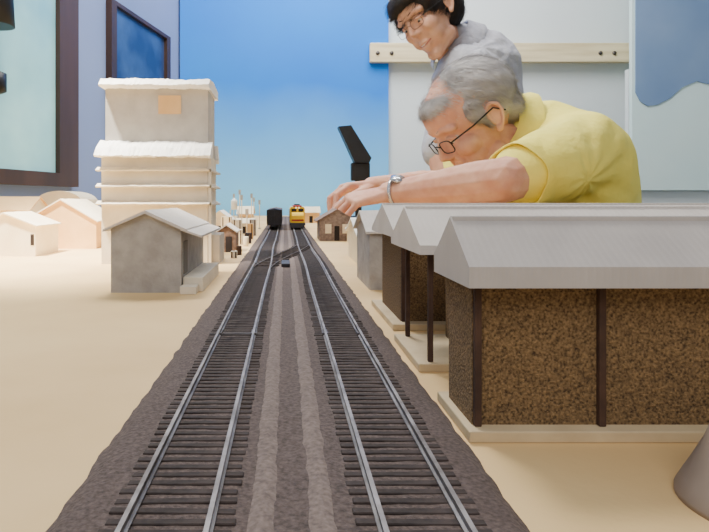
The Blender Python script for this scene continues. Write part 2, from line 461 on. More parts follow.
# ---------------------------------------------------------------- tall mill building
t = thing("mill_building", (-0.13, 0.64, 0), "tall pale card model mill with stepped tiers and rough white roofs", "model building")
box("lower_wall", -0.1885, -0.0795, 0.606, 0.680, 0.0, 0.112, M_cardl, t)
box("upper_wall", -0.1875, -0.0805, 0.616, 0.674, 0.1121, 0.186, M_card, t)
def wav(name, prof, a0, a1, m, parent, seg, amp, tilt=0.0):
    """prism along x whose edges wander softly like hand-cut plaster"""
    bm = bmesh.new(); rings = []
    for i in range(seg + 1):
        a = a0 + (a1 - a0) * i / seg
        r = []
        for k, (u, v) in enumerate(prof):
            n1 = (noise.noise(Vector((a * 90, k * 3.1, 0.5))) + 0.7 * noise.noise(Vector((a * 420, k * 3.1, 0.5)))) * amp
            n2 = (noise.noise(Vector((a * 60, k * 5.7, 4.5))) + 0.7 * noise.noise(Vector((a * 380, k * 5.7, 4.5)))) * amp
            r.append(bm.verts.new((a, u + n1, v + n2 + tilt * (i / seg - 0.5))))
        rings.append(r)
    n = len(prof)
    for i in range(seg):
        for j in range(n):
            k = (j + 1) % n
            bm.faces.new((rings[i][j], rings[i][k], rings[i + 1][k], rings[i + 1][j]))
    bm.faces.new(rings[0]); bm.faces.new(list(reversed(rings[-1])))
    return finish(name, bm, m, parent)
wav("roof", [(0.603, 0.1820), (0.6010, 0.1840), (0.610, 0.1912), (0.640, 0.1945), (0.684, 0.1905), (0.684, 0.1820)], -0.1905, -0.0775, M_white, t, 90, 0.0011, tilt=-0.0012)
wav("skirt_roof", [(0.597, 0.1095), (0.5945, 0.1110), (0.603, 0.1195), (0.6165, 0.1275), (0.6165, 0.1095)], -0.193, -0.0755, M_white, t, 90, 0.0012, tilt=-0.0012)
wav("skirt_roof", [(0.680, 0.1075), (0.690, 0.109), (0.6745, 0.1275), (0.6745, 0.1125)], -0.192, -0.0765, M_white, t, 20, 0.001)
for z in (0.0965, 0.0800, 0.0620):
    wav("ledge", [(0.606, z - 0.0010), (0.5995, z - 0.0010), (0.5985, z + 0.0002), (0.606, z + 0.0032)], -0.1925, -0.0770, M_cardl, t, 60, 0.0005, tilt=random.uniform(-0.001, 0.001))
    prism("ledge", [(-0.0795, z - 0.0015), (-0.0745, z - 0.0015), (-0.0745, z + 0.0002), (-0.0795, z + 0.003)], 0.604, 0.682, M_cardl, t, axis='y')
box("hatch", -0.132, -0.1085, 0.6145, 0.6162, 0.156, 0.175, M_tan, t)
box("side_platform", -0.0795, -0.068, 0.612, 0.66, 0.0, 0.03, M_card, t)
box("pier", -0.0785, -0.0755, 0.604, 0.607, 0.0, 0.108, M_cardl, t)

# ---------------------------------------------------------------- cream village by the window
cottage("house", -0.365, -0.292, 0.690, 0.76, 0.036, 0.050, M_tan2, M_tan2, "pale cream card model house with a small dark door", axis='y',
        door=[("door", -0.2975, -0.2935, 0.013, 0.026, M_dark)])
cottage("house", -0.352, -0.256, 0.80, 0.90, 0.038, 0.066, M_tan, M_tan2, "orange-tan card model house with cream gabled roof", axis='y',
        door=[("window", -0.33, -0.318, 0.012, 0.028, M_open)])
cottage("house", -0.52, -0.40, 0.92, 1.0, 0.050, 0.070, M_tan2, M_tan, "cream card model house with a tan roof", axis='x',
        door=[("door", -0.45, -0.44, 0, 0.03, M_dark)])
t = thing("quonset_hall", (-0.40, 1.02, 0), "pale model hall with rounded barrel roof", "model building")
pr = [(-0.435, 0.0), (-0.355, 0.0), (-0.355, 0.062)] + [(-0.395 + 0.040 * math.cos(a), 0.062 + 0.020 * math.sin(a)) for a in [math.pi * i / 12 for i in range(1, 12)]] + [(-0.435, 0.062)]
prism("wall", pr, 1.03, 1.12, M_tan2, t, axis='y')
box("door", -0.402, -0.388, 1.0290, 1.0305, 0, 0.035, M_tan, t)
cottage("house", -0.30, -0.225, 1.02, 1.10, 0.044, 0.062, M_tan2, M_white, "white card model house in the village", axis='x',
        door=[("door", -0.27, -0.26, 0, 0.03, M_dark)])

# ---------------------------------------------------------------- trackside bits beyond the mill
cottage("shanty", -0.086, -0.062, 0.745, 0.79, 0.026, 0.034, M_redroof, M_card, "small brown trackside model shanty", axis='y', oh=0.002,
        door=[("door", -0.075, -0.067, 0, 0.020, M_dark)])
def barrel(x, y, r, h, m, nm, label, cat):
    o = lathe(nm, [(r * 0.85, 0), (r, 0.1 * h), (r, 0.9 * h), (r * 0.85, h)], (0, 0, 0), m, None, 14)
    o.location = (x, y, 0); tag(o, label, cat); return o
barrel(-0.0555, 0.71, 0.0035, 0.011, M_post, "barrel", "small brown model barrel beside the shanty", "barrel")
barrel(-0.0560, 0.845, 0.004, 0.014, M_tan2, "barrel", "pale model drum beside the track", "barrel")
def crate(x, y, w, h, m, label):
    t = thing("crate", (x, y, 0), label, "crate", "small freight crates by the track")
    box("body", x - w / 2, x + w / 2, y - w / 2, y + w / 2, 0, h, m, t, 0.0004)
    for s in (-1, 1):
        box("batten", x + s * w * 0.32 - 0.0008, x + s * w * 0.32 + 0.0008, y - w / 2 - 0.0006, y - w / 2 + 0.0002, 0.0005, h - 0.0005, M_post, t)
crate(-0.058, 0.672, 0.007, 0.008, M_cardl, "small pale model freight crate")
crate(-0.0565, 0.90, 0.010, 0.016, M_trainblk, "small dark model freight crate")
crate(-0.0700, 0.885, 0.012, 0.022, M_tan2, "small pale model freight crate")
crate(-0.0600, 1.00, 0.012, 0.026, M_tan, "small tan model freight crate")
crate(-0.0780, 0.97, 0.014, 0.034, M_cardl, "tall pale model freight crate")
crate(-0.0920, 0.93, 0.016, 0.040, M_tan2, "tall pale model freight crate")
crate(-0.0600, 1.10, 0.012, 0.030, M_silver, "small grey model freight crate")
# water tower
t = thing("water_tower", (-0.112, 1.30, 0), "white model water tower on thin legs", "water tower")
for (dx, dy) in ((-0.008, -0.008), (0.008, -0.008), (-0.008, 0.008), (0.008, 0.008)):
    tube("leg", [(-0.112 + dx * 1.3, 1.30 + dy * 1.3, 0), (-0.112 + dx, 1.30 + dy, 0.045)], 0.001, M_silver, t)
lathe("tank", [(0.006, 0.045), (0.007, 0.046), (0.007, 0.064), (0.0065, 0.065), (0.001, 0.070)], (-0.112, 1.30, 0), M_white, t)
for (x, y, h) in ((-0.096, 1.25, 0.088), (-0.075, 1.42, 0.072), (-0.13, 1.50, 0.082), (-0.060, 0.93, 0.052), (-0.083, 1.13, 0.076), (-0.072, 1.27, 0.080), (-0.058, 1.34, 0.066)):
    t = thing("signal_mast", (x, y, 0), "thin pale model signal mast", "signal", "model signal masts")
    tube("mast", [(x, y, 0), (x, y, h)], 0.0009, M_tan2, t)
    box("signal_head", x - 0.0025, x + 0.0025, y - 0.002, y + 0.0, h - 0.010, h, M_silver, t)
    lathe("base", [(0.003, 0), (0.003, 0.003), (0.002, 0.004)], (x, y, 0), M_silver, t, 12)
cottage("house", -0.135, -0.098, 1.05, 1.12, 0.032, 0.046, M_tan2, M_white, "pale distant model house by the track", axis='y', door=[("door", -0.12, -0.112, 0, 0.02, M_dark)])
cottage("house", -0.125, -0.085, 1.55, 1.63, 0.030, 0.048, M_tan, M_tan2, "tan distant model house by the track", axis='x', door=[("door", -0.11, -0.10, 0, 0.02, M_dark)])
cottage("house", -0.095, -0.064, 1.16, 1.22, 0.020, 0.028, M_cardl, M_tan2, "low pale model house by the track", axis='x', door=[("door", -0.083, -0.077, 0, 0.014, M_dark)])

# ---------------------------------------------------------------- trains
def wheels(t, xc, ys, zt=0.0053):
    for y in ys:
        for s in (-0.0081, 0.0081):
            o = lathe("wheel", [(0.001, -0.001), (0.0052, -0.001), (0.0052, 0.0006), (0.001, 0.001)], (0, 0, 0), M_bolt, None, 14)
            o.data.transform(Matrix.Translation((xc + s, y, zt + 0.0052)) @ Matrix.Rotation(math.pi / 2, 4, 'Y'))
            par(o, t)
def loco(xc, y, bodym, nosem, stripem, label, L=0.17):
    t = thing("locomotive", (xc, y + L / 2, 0.0053), label, "locomotive")
    box("frame", xc - 0.0165, xc + 0.0165, y, y + L, 0.0125, 0.0175, M_trainblk, t, 0.0005)
    box("truck", xc - 0.0135, xc + 0.0135, y + 0.014, y + 0.05, 0.0075, 0.0124, M_trainblk, t, 0.0005)
    box("truck", xc - 0.0135, xc + 0.0135, y + L - 0.05, y + L - 0.014, 0.0075, 0.0124, M_trainblk, t, 0.0005)
    wheels(t, xc, (y + 0.02, y + 0.032, y + 0.044, y + L - 0.044, y + L - 0.032, y + L - 0.020))
    prism("pilot", [(y - 0.004, 0.0075), (y, 0.0075), (y, 0.0175), (y - 0.002, 0.0175)], xc - 0.015, xc + 0.015, M_trainblk, t)
    prof = [(xc - 0.016, 0.0176), (xc + 0.016, 0.0176), (xc + 0.016, 0.047), (xc + 0.013, 0.0510), (xc - 0.013, 0.0510), (xc - 0.016, 0.047)]
    prism("body", prof, y + 0.016, y + L - 0.002, bodym, t, axis='y')
    box("roof_fairing", xc - 0.009, xc + 0.009, y + 0.016, y + L - 0.01, 0.0510, 0.0545, stripem, t, 0.001)
    nose = [(y + 0.001, 0.0176), (y + 0.0159, 0.0176), (y + 0.0159, 0.0400), (y + 0.012, 0.0400), (y + 0.004, 0.0370), (y + 0.001, 0.0330)]
    prism("nose", nose, xc - 0.0125, xc + 0.0125, nosem, t)
    for s in (-1, 1):
        box("windshield", xc + s * 0.0075 - 0.0055, xc + s * 0.0075 + 0.0055, y + 0.0150, y + 0.0162, 0.0410, 0.0475, M_black, t)
    box("nose_stripe", xc - 0.0127, xc + 0.0127, y + 0.0002, y + 0.0012, 0.0215, 0.0250, stripem, t)
    for s in (-0.003, 0.003):
        o = lathe("headlight", [(0.0005, 0), (0.002, 0), (0.0016, 0.0012)], (0, 0, 0), M_lampglass, None, 12)
        o.data.transform(Matrix.Translation((xc + s, y + 0.0155, 0.0495)) @ Matrix.Rotation(math.pi / 2, 4, 'X')); par(o, t)
    box("roof_vent", xc - 0.006, xc + 0.006, y + 0.06, y + 0.09, 0.0546, 0.057, M_trainblk, t)
    return t
loco(0.02675, 1.25, M_yellow, M_yellow, M_red, "yellow and red model diesel locomotive on the track")
def boxcar(xc, y, m, label, L=0.14):
    t = thing("freight_car", (xc, y + L / 2, 0.0053), label, "train car")
    box("frame", xc - 0.0155, xc + 0.0155, y, y + L, 0.0128, 0.0160, M_trainblk, t)
    prof = [(xc - 0.016, 0.0161), (xc + 0.016, 0.0161), (xc + 0.016, 0.045), (xc, 0.048), (xc - 0.016, 0.045)]
    prism("body", prof, y + 0.001, y + L - 0.001, m, t, axis='y')
    for i in range(5):
        xx = xc - 0.014 + i * 0.007
        box("end_rib", xx - 0.0006, xx + 0.0006, y - 0.0002, y + 0.001, 0.018, 0.044, m, t)
    box("coupler", xc - 0.002, xc + 0.002, y - 0.006, y, 0.010, 0.0135, M_trainblk, t)
    wheels(t, xc, (y + 0.018, y + 0.032, y + L - 0.032, y + L - 0.018))
    return t
boxcar(-0.02265, 1.24, M_trainblk, "black model freight car at the end of the train")
boxcar(-0.02265, 1.39, M_redroof, "brown model boxcar behind the black car")
boxcar(0.02675, 1.43, M_silver, "silver model freight car behind the yellow locomotive")

# ---------------------------------------------------------------- black folding lamp on the layout
t = thing("task_lamp", (0.235, 1.9, 0), "black folding task lamp with slanted head", "lamp")
lathe("base", [(0.045, 0), (0.045, 0.008), (0.03, 0.014), (0.008, 0.016)], (0.235, 1.9, 0), M_black, t)
box("stem", 0.226, 0.246, 1.892, 1.908, 0.014, 0.13, M_black, t, 0.002)
box("hinge_block", 0.212, 0.272, 1.885, 1.915, 0.128, 0.186, M_black, t, 0.004)
prism("lamp_head", [(0.170, 0.300), (0.210, 0.304), (0.275, 0.200), (0.268, 0.184), (0.222, 0.186)], 1.875, 1.925, M_black, t, axis='y')

# dark fixture on the window wall
t = thing("wall_spotlight", (-0.66, 1.42, 0.60), "black spotlight hanging on a jointed arm by the window", "lamp")
tube("arm", [(-0.72, 1.40, 1.2), (-0.70, 1.40, 0.62), (-0.70, 1.40, 0.33)], 0.008, M_black, t)
lathe("lamp_shade", [(0.016, 0.09), (0.038, 0.06), (0.044, -0.05), (0.038, -0.05)], (-0.688, 1.40, 0.53), M_black, t)
lathe("joint", [(0.010, -0.03), (0.030, -0.020), (0.030, 0.022), (0.010, 0.03)], (-0.693, 1.40, 0.345), M_black, t)

# pedestal at the near corner
t = lathe("pedestal", [(0.0180, 0), (0.0180, 0.0012), (0.0166, 0.0040), (0.0148, 0.0075), (0.0124, 0.0125), (0.0102, 0.0190), (0.0090, 0.026), (0.0095, 0.030), (0.0095, 0.032), (0.002, 0.033)], (0, 0, 0), M_ped, None, 48)
t.location = (0.1045, 0.126, 0)
tag(t, "flared round plaster pedestal in front of the brown shed", "pedestal")

# ---------------------------------------------------------------- blobs (continuous bodies)
def V(*a): return Vector(a)
ICO = {}
def ico(sub):
    if sub not in ICO:
        b = bmesh.new(); bmesh.ops.create_icosphere(b, subdivisions=sub, radius=1.0)
        b.verts.index_update()
        ICO[sub] = ([v.co.copy() for v in b.verts], [[v.index for v in f.verts] for f in b.faces]); b.free()
    return ICO[sub]
def hull(bm, items, infl=0.0, M=None, sub=2):
    tmp = bmesh.new()
    vs, fs = ico(sub)
    for it in items:
        p = Vector(it[:3]); r = max(0.002, it[3] + infl)
        if M is not None: p = M @ p
        nv = [tmp.verts.new(p + c * r) for c in vs]
        if len(items) == 1:
            for f in fs: tmp.faces.new([nv[i] for i in f])
    if len(items) > 1:
        res = bmesh.ops.convex_hull(tmp, input=list(tmp.verts))
        dead = [g for g in res["geom_interior"] if isinstance(g, bmesh.types.BMVert)]
        dead += [g for g in res["geom_unused"] if isinstance(g, bmesh.types.BMVert)]
        if dead: bmesh.ops.delete(tmp, geom=list(set(dead)), context='VERTS')
    me = bpy.data.meshes.new("tmp"); tmp.to_mesh(me); tmp.free()
    bm.from_mesh(me); bpy.data.meshes.remove(me)
def ell(bm, c, r, M=None, rot=None, infl=0.0):
    m = Matrix.Translation(c)
    if rot: m = m @ rot
    m = m @ Matrix.Diagonal((r[0] + infl, r[1] + infl, r[2] + infl, 1))
    if M is not None: m = M @ m
    vs, fs = ico(3)
    nv = [bm.verts.new(m @ c2) for c2 in vs]
    for f in fs: bm.faces.new([nv[i] for i in f])
def blob(name, bm, voxel, it, m, parent, disp=0.0, dscale=20, folds=None):
    me = bpy.data.meshes.new(name); bm.to_mesh(me); bm.free()
    o = bpy.data.objects.new(name, me); COL.objects.link(o)
    r = o.modifiers.new("r", 'REMESH'); r.mode = 'VOXEL'; r.voxel_size = voxel
    s = o.modifiers.new("s", 'SMOOTH'); s.factor = 0.5; s.iterations = it
    dg = bpy.context.evaluated_depsgraph_get()
    me2 = bpy.data.meshes.new_from_object(o.evaluated_get(dg))
    bpy.data.objects.remove(o); me2.name = name
    if disp > 0:
        ns = [v.normal.copy() for v in me2.vertices]
        for v, nn in zip(me2.vertices, ns):
            n = noise.noise(v.co * dscale) + 0.4 * noise.noise(v.co * dscale * 2.3)
            if folds:
                for (ax, ay, az, k, amp, reach) in folds:
                    d = v.co - Vector((ax, ay, az)); L = d.length
                    ang = math.atan2(d.z, -d.x) * k + 2.2 * noise.noise(v.co * 9)
                    w = math.exp(-(L / reach) ** 2) * min(1.0, L / 0.05)
                    n += math.cos(2 * ang) * amp * w
            v.co += nn * n * disp
    me2.polygons.foreach_set("use_smooth", [True] * len(me2.polygons))
    me2.materials.clear(); me2.materials.append(m)
    o = bpy.data.objects.new(name, me2); COL.objects.link(o)
    return par(o, parent)

def head_matrix(c, f, up=(0, 0, 1), roll=0.0, s=1.0):
    f = Vector(f).normalized(); u = Vector(up)
    l = u.cross(f).normalized(); u = f.cross(l).normalized()
    R = Matrix((f, l, u)).transposed().to_4x4()
    return Matrix.Translation(c) @ R @ Matrix.Rotation(roll, 4, 'X') @ Matrix.Scale(s, 4)

def head_prims(bm, M, full=0.0, old=False, nose=0.0):
    """anatomical head: forehead, sockets, cheekbones, nose, lips, jaw, ears"""
    ell(bm, (-0.012, 0, 0.035), (0.094, 0.075, 0.083), M)
    ell(bm, (0.026, 0, 0.045), (0.060, 0.062, 0.058), M)
    ell(bm, (0.026, 0, -0.020), (0.056, 0.058 + full, 0.068), M)
    ell(bm, (0.020, 0, -0.066), (0.052, 0.052 + full, 0.036 + full), M)
    hull(bm, [(0.058, -0.010, -0.092, 0.018), (0.058, 0.010, -0.092, 0.018), (0.012, 0.040 + full, -0.066, 0.018), (0.012, -0.040 - full, -0.066, 0.018)], M=M)
    ell(bm, (0.052, 0, -0.055), (0.028, 0.030, 0.026), M)
    hull(bm, [(0.077, 0, 0.022, 0.006), (0.082, 0, 0.004, 0.0065), (0.093 + nose, 0, -0.016, 0.0085), (0.078, 0, -0.024, 0.010)], M=M)
    for s in (-1, 1):
        hull(bm, [(0.0875 + nose * 0.7, s * 0.0085, -0.020, 0.0062), (0.076, s * 0.013, -0.022, 0.0068)], M=M)
        hull(bm, [(0.077, s * 0.012, 0.030, 0.007), (0.075, s * 0.030, 0.034, 0.007), (0.064, s * 0.048, 0.029, 0.008)], M=M)
        ell(bm, (0.050, s * 0.038, -0.017), (0.028, 0.023 + full, 0.024), M)
        ell(bm, (0.046, s * 0.034, -0.042), (0.026, 0.022 + full, 0.026), M)
        if old:
            hull(bm, [(0.078, s * 0.019, -0.030, 0.0045), (0.071, s * 0.030, -0.056, 0.006), (0.058, s * 0.034, -0.076, 0.010)], M=M)
            hull(bm, [(0.044, s * 0.044, -0.062, 0.016), (0.016, s * 0.052, -0.055, 0.014)], M=M)
            hull(bm, [(0.075, s * 0.022, -0.006, 0.0045), (0.070, s * 0.042, -0.004, 0.0045)], M=M)
        er = Matrix.Translation((-0.004, s * 0.076, 0.000)) @ Matrix.Rotation(-0.2, 4, 'Y') @ Matrix.Rotation(s * -0.30, 4, 'Z')
        E = M @ er
        rim = [(0.006, 0.0, -0.010), (0.012, 0.001, 0.006), (0.010, s * 0.003, 0.021), (0.000, s * 0.005, 0.028), (-0.011, s * 0.006, 0.022), (-0.015, s * 0.006, 0.008), (-0.011, s * 0.004, -0.008), (-0.003, s * 0.001, -0.022)]
        for a, b in zip(rim, rim[1:]): hull(bm, [a + (0.0036,), b + (0.0036,)], M=E, sub=1)
        ell(bm, (-0.002, -s * 0.002, 0.004), (0.013, 0.0035, 0.022), E)
        ell(bm, (0.001, 0, -0.022), (0.007, 0.005, 0.008), E)
        # lids, mostly lowered
        hull(bm, [(0.0735, s * 0.020, 0.012, 0.0042), (0.0768, s * 0.031, 0.0135, 0.0050), (0.069, s * 0.043, 0.010, 0.0042)], M=M)
        hull(bm, [(0.0725, s * 0.021, 0.000, 0.004), (0.0745, s * 0.031, -0.0025, 0.004), (0.068, s * 0.043, 0.001, 0.004)], M=M)
    hull(bm, [(0.0745, -0.016, -0.051, 0.0045), (0.0745, 0.016, -0.051, 0.0045), (0.0800, -0.004, -0.0495, 0.0055), (0.0800, 0.004, -0.0495, 0.0055), (0.072, 0, -0.040, 0.009)], M=M)
    hull(bm, [(0.0735, -0.014, -0.0635, 0.005), (0.0735, 0.014, -0.0635, 0.005), (0.0785, 0, -0.0645, 0.0062), (0.068, 0, -0.072, 0.008)], M=M)

def face_parts(M, parent, browm, smile=False, bw=1.0):
    for s in (-1, 1):
        bm = bmesh.new(); ell(bm, (0.0642, s * 0.031, 0.0055), (0.0118, 0.0118, 0.0100), M)
        finish("eyeball", bm, M_eyew, parent, True)
        bm = bmesh.new(); ell(bm, (0.0750, s * 0.030, 0.0025), (0.0016, 0.0048, 0.0044), M)
        finish("iris", bm, M_iris, parent, True)
        bm = bmesh.new()
        P = [(0.0815, s * 0.013, 0.0325, 0.0020 * bw), (0.0805, s * 0.023, 0.0355, 0.0023 * bw), (0.0770, s * 0.034, 0.0360, 0.0021 * bw), (0.0690, s * 0.047, 0.0315, 0.0014)]
        for a, b in zip(P, P[1:]): hull(bm, [a, b], M=M)
        finish("eyebrow", bm, browm, parent, True)
    k = 0.004 if smile else 0.0
    bm = bmesh.new()
    P = [(0.0700, -0.024, -0.0570 + k, 0.0012), (0.0793, -0.012, -0.0575, 0.0017), (0.0815, 0, -0.0580, 0.0019), (0.0793, 0.012, -0.0575, 0.0017), (0.0700, 0.024, -0.0570 + k, 0.0012)]
    for a, b in zip(P, P[1:]): hull(bm, [a, b], M=M)
    finish("mouth", bm, M_lip, parent, True)
    if smile:
        bm = bmesh.new()
        P = [(0.0775, -0.012, -0.0566, 0.0010), (0.0812, -0.004, -0.0572, 0.0012), (0.0812, 0.004, -0.0572, 0.0012), (0.0775, 0.012, -0.0566, 0.0010)]
        for a, b in zip(P, P[1:]): hull(bm, [a, b], M=M)
        finish("teeth", bm, M_teeth, parent, True)

def glasses(M, parent, r, ry=0.023, rz=0.016, z0=0.003, x0=0.094):
    for s in (-1, 1):
        pts = []
        for i in range(24):
            a = 2 * math.pi * i / 24
            ca, sa = math.cos(a), math.sin(a)
            y = s * 0.033 + ry * math.copysign(abs(ca) ** 0.6, ca); z = z0 + rz * math.copysign(abs(sa) ** 0.6, sa)
            pts.append(M @ V(x0 - abs(y) * 0.16, y, z))
        tube("lens_rim", pts, r, M_black, parent, cyclic=True)
        tube("temple", [M @ V(x0 - 0.008, s * 0.056, 0.010), M @ V(0.04, s * 0.076, 0.013), M @ V(-0.006, s * 0.084, 0.018), M @ V(-0.024, s * 0.083, 0.0)], r * 1.3, M_black, parent)
    tube("glasses_bridge", [M @ V(x0 - 0.002, -0.012, 0.006), M @ V(x0, 0, 0.010), M @ V(x0 - 0.002, 0.012, 0.006)], r, M_black, parent)

def hand_prims(bm, w, d, n, side=1, curl=(0.35, 0.5, 0.4), s=1.0, infl=0.0):
    """w wrist, d to knuckles, n palm-facing direction, thumb on d x n * side"""
    d = Vector(d).normalized(); n = Vector(n); n = (n - d * n.dot(d)).normalized()
    t = d.cross(n) * side
    w = Vector(w)
    def P(a, b, c): return w + (d * a + t * b + n * c) * s
    def it(p, r): return (p.x, p.y, p.z, r * s)
    hull(bm, [it(P(0.0, 0.010, 0), 0.0155), it(P(0.0, -0.010, 0), 0.0155), it(P(0.078, 0.029, 0), 0.0090), it(P(0.084, 0.010, -0.002), 0.0092), it(P(0.080, -0.011, -0.001), 0.0092), it(P(0.070, -0.029, 0.002), 0.0082)])
    L = [(0.042, 0.025, 0.019), (0.046, 0.028, 0.021), (0.042, 0.026, 0.020), (0.033, 0.020, 0.017)]
    B = [(0.076, 0.030, 0.0), (0.082, 0.0105, -0.002), (0.078, -0.0105, -0.001), (0.068, -0.030, 0.002)]
    for k in range(4):
        p = P(*B[k]); ang = 0.0; fan = (0.16, 0.05, -0.06, -0.18)[k]
        for j in range(3):
            ang += curl[j] * (1 + 0.12 * k)
            dd = (d * math.cos(ang) + n * math.sin(ang) + t * fan * math.cos(ang)).normalized()
            q = p + dd * L[k][j] * s
            r0 = (0.0084, 0.0077, 0.0070)[j] * (0.88 if k == 3 else 1); r1 = (0.0077, 0.0070, 0.0058)[j] * (0.88 if k == 3 else 1)
            hull(bm, [it(p, r0), it(q, r1)])
            p = q
    p0 = P(0.018, 0.016, 0.008); p1 = P(0.050, 0.042, 0.018); p2 = P(0.080, 0.052, 0.028); p3 = P(0.102, 0.050, 0.036)
    hull(bm, [it(p0, 0.015), it(p1, 0.011)]); hull(bm, [it(p1, 0.0105), it(p2, 0.009)]); hull(bm, [it(p2, 0.0088), it(p3, 0.007)])

def hair_blades(o, M, n, length, width, comb, jit=0.15, lift=(0.02, 0.16)):
    """append many short hair blades to the hair mesh"""
    me = o.data
    Rm = M.to_3x3()
    bm = bmesh.new(); bm.from_mesh(me)
    vs = [(v.co.copy(), v.normal.copy()) for v in bm.verts]
    for _ in range(n):
        c, nn = random.choice(vs)
        cd = (Rm @ Vector(comb)).normalized()
        tgt = (cd - nn * cd.dot(nn))
        if tgt.length < 0.05: continue
        tgt.normalize()
        j = Vector((random.uniform(-1, 1), random.uniform(-1, 1), random.uniform(-1, 1))) * jit
        dr = (tgt + nn * random.uniform(*lift) + j).normalized()
        sd = dr.cross(nn).normalized() * width
        L = length * random.uniform(0.6, 1.2)
        b0 = bm.verts.new(c - sd); b1 = bm.verts.new(c + sd)
        m0 = bm.verts.new(c + dr * L * 0.6 - sd * 0.7 + nn * 0.0006); m1 = bm.verts.new(c + dr * L * 0.6 + sd * 0.7 + nn * 0.0006)
        tp = bm.verts.new(c + dr * L - nn * 0.001)
        bm.faces.new((b0, b1, m1, m0)); bm.faces.new((m0, m1, tp))
    bm.to_mesh(me); bm.free()

def cloth_ring(name, c, ax, rings, m, parent, N=36, gap=None):
    """band of cloth round an axis: collar or cuff; gap=(direction, half-angle) leaves it open"""
    bm = bmesh.new()
    ax = Vector(ax).normalized(); u = ax.cross(V(0, 1, 0)).normalized(); v = ax.cross(u)
    a0 = None
    if gap is not None:
        g = Vector(gap[0]); a0 = math.atan2(g.dot(v), g.dot(u))
    rr = []
    for (off, rad) in rings:
        rr.append([bm.verts.new(Vector(c) + ax * (off + 0.0025 * math.sin(3 * 2 * math.pi * i / N)) + (u * math.cos(2 * math.pi * i / N) + v * math.sin(2 * math.pi * i / N)) * rad * (1 + 0.03 * math.sin(5 * 2 * math.pi * i / N))) for i in range(N)])
    for a, b2 in zip(rr, rr[1:]):
        for i in range(N):
            if a0 is not None:
                d = (2 * math.pi * (i + 0.5) / N - a0 + math.pi) % (2 * math.pi) - math.pi
                if abs(d) < gap[1]: continue
            bm.faces.new((a[i], a[(i + 1) % N], b2[(i + 1) % N], b2[i]))
    finish(name, bm, m, parent, True)

# ======================================================== person in yellow
P1 = thing("person", (0.68, 1.28, FLOOR), "grey-haired person in yellow polo and glasses bending over the layout", "person")
H1 = head_matrix((0.376, 1.165, 0.220), (-0.76, -0.08, -0.60), roll=-0.04, s=1.0)
wL = V(0.190, 1.085, 0.078); eL = V(0.352, 0.950, 0.098)
wR = V(0.185, 1.25, 0.094); eR = V(0.37, 1.42, 0.10)
torso1 = [
    [(0.525, 1.20, 0.155, 0.112), (0.60, 1.22, 0.112, 0.114), (0.555, 1.12, 0.13, 0.10), (0.54, 1.32, 0.13, 0.10), (0.585, 1.17, 0.03, 0.105), (0.59, 1.36, 0.03, 0.11)],
    [(0.585, 1.17, 0.03, 0.105), (0.59, 1.36, 0.03, 0.11), (0.66, 1.21, -0.15, 0.11), (0.66, 1.37, -0.15, 0.11), (0.54, 1.27, 0.0, 0.10), (0.56, 1.28, -0.12, 0.10)],
    [(0.525, 1.20, 0.155, 0.110), (0.490, 1.19, 0.182, 0.076)],
]
sleeves1 = [
    [(0.560, 1.13, 0.145, 0.088), (0.545, 1.09, 0.150, 0.080), (0.455, 1.015, 0.125, 0.064)],
    [(0.455, 1.015, 0.125, 0.064), (0.395, 0.978, 0.112, 0.053)],
    [(0.53, 1.34, 0.145, 0.080), (0.44, 1.39, 0.12, 0.066)],
]
bm = bmesh.new()
head_prims(bm, H1, 0.003, old=True, nose=0.002)
hull(bm, [(0.405, 1.175, 0.180, 0.058), (0.50, 1.20, 0.165, 0.062)])
for tt in torso1: hull(bm, tt, infl=-0.024)
def arm(bm, sh, el, wr, r0, r1, r2):
    hull(bm, [tuple(sh) + (r0,), tuple(el) + (r1,)])
    hull(bm, [tuple(el) + (r1,), tuple(el.lerp(wr, 0.28)) + (r1 * 0.98,)])
    hull(bm, [tuple(el.lerp(wr, 0.28)) + (r1 * 0.98,), tuple(el.lerp(wr, 0.72)) + (r2 * 1.22,)])
    hull(bm, [tuple(el.lerp(wr, 0.72)) + (r2 * 1.22,), tuple(wr) + (r2,)])
arm(bm, V(0.545, 1.10, 0.150), eL, wL, 0.050, 0.0375, 0.0220)
arm(bm, V(0.53, 1.34, 0.145), eR, wR, 0.050, 0.0375, 0.0220)
hand_prims(bm, wL, (-0.93, 0.06, -0.16), (-0.10, 0.25, -1), side=-1, curl=(0.50, 0.75, 0.50), s=0.88)
hand_prims(bm, wR, (-0.88, -0.30, -0.08), (-0.1, -0.3, -1), side=1, curl=(0.50, 0.75, 0.5), s=0.88)
# legs
LEG1 = [((0.665, 1.20, -0.20), (0.655, 1.19, -0.55), (0.72, 1.19, -0.87)), ((0.665, 1.38, -0.20), (0.655, 1.40, -0.55), (0.72, 1.41, -0.87))]
for a, k, b in LEG1:
    hull(bm, [a + (0.075,), k + (0.05,)]); hull(bm, [k + (0.05,), b + (0.035,)])
    hull(bm, [b + (0.03,), (b[0] - 0.12, b[1], FLOOR + 0.035, 0.02), (b[0] + 0.02, b[1], FLOOR + 0.035, 0.02)])
blob("body", bm, 0.0020, 3, M_skin, P1, disp=0.0006, dscale=70)
face_parts(H1, P1, M_brow, bw=0.8)
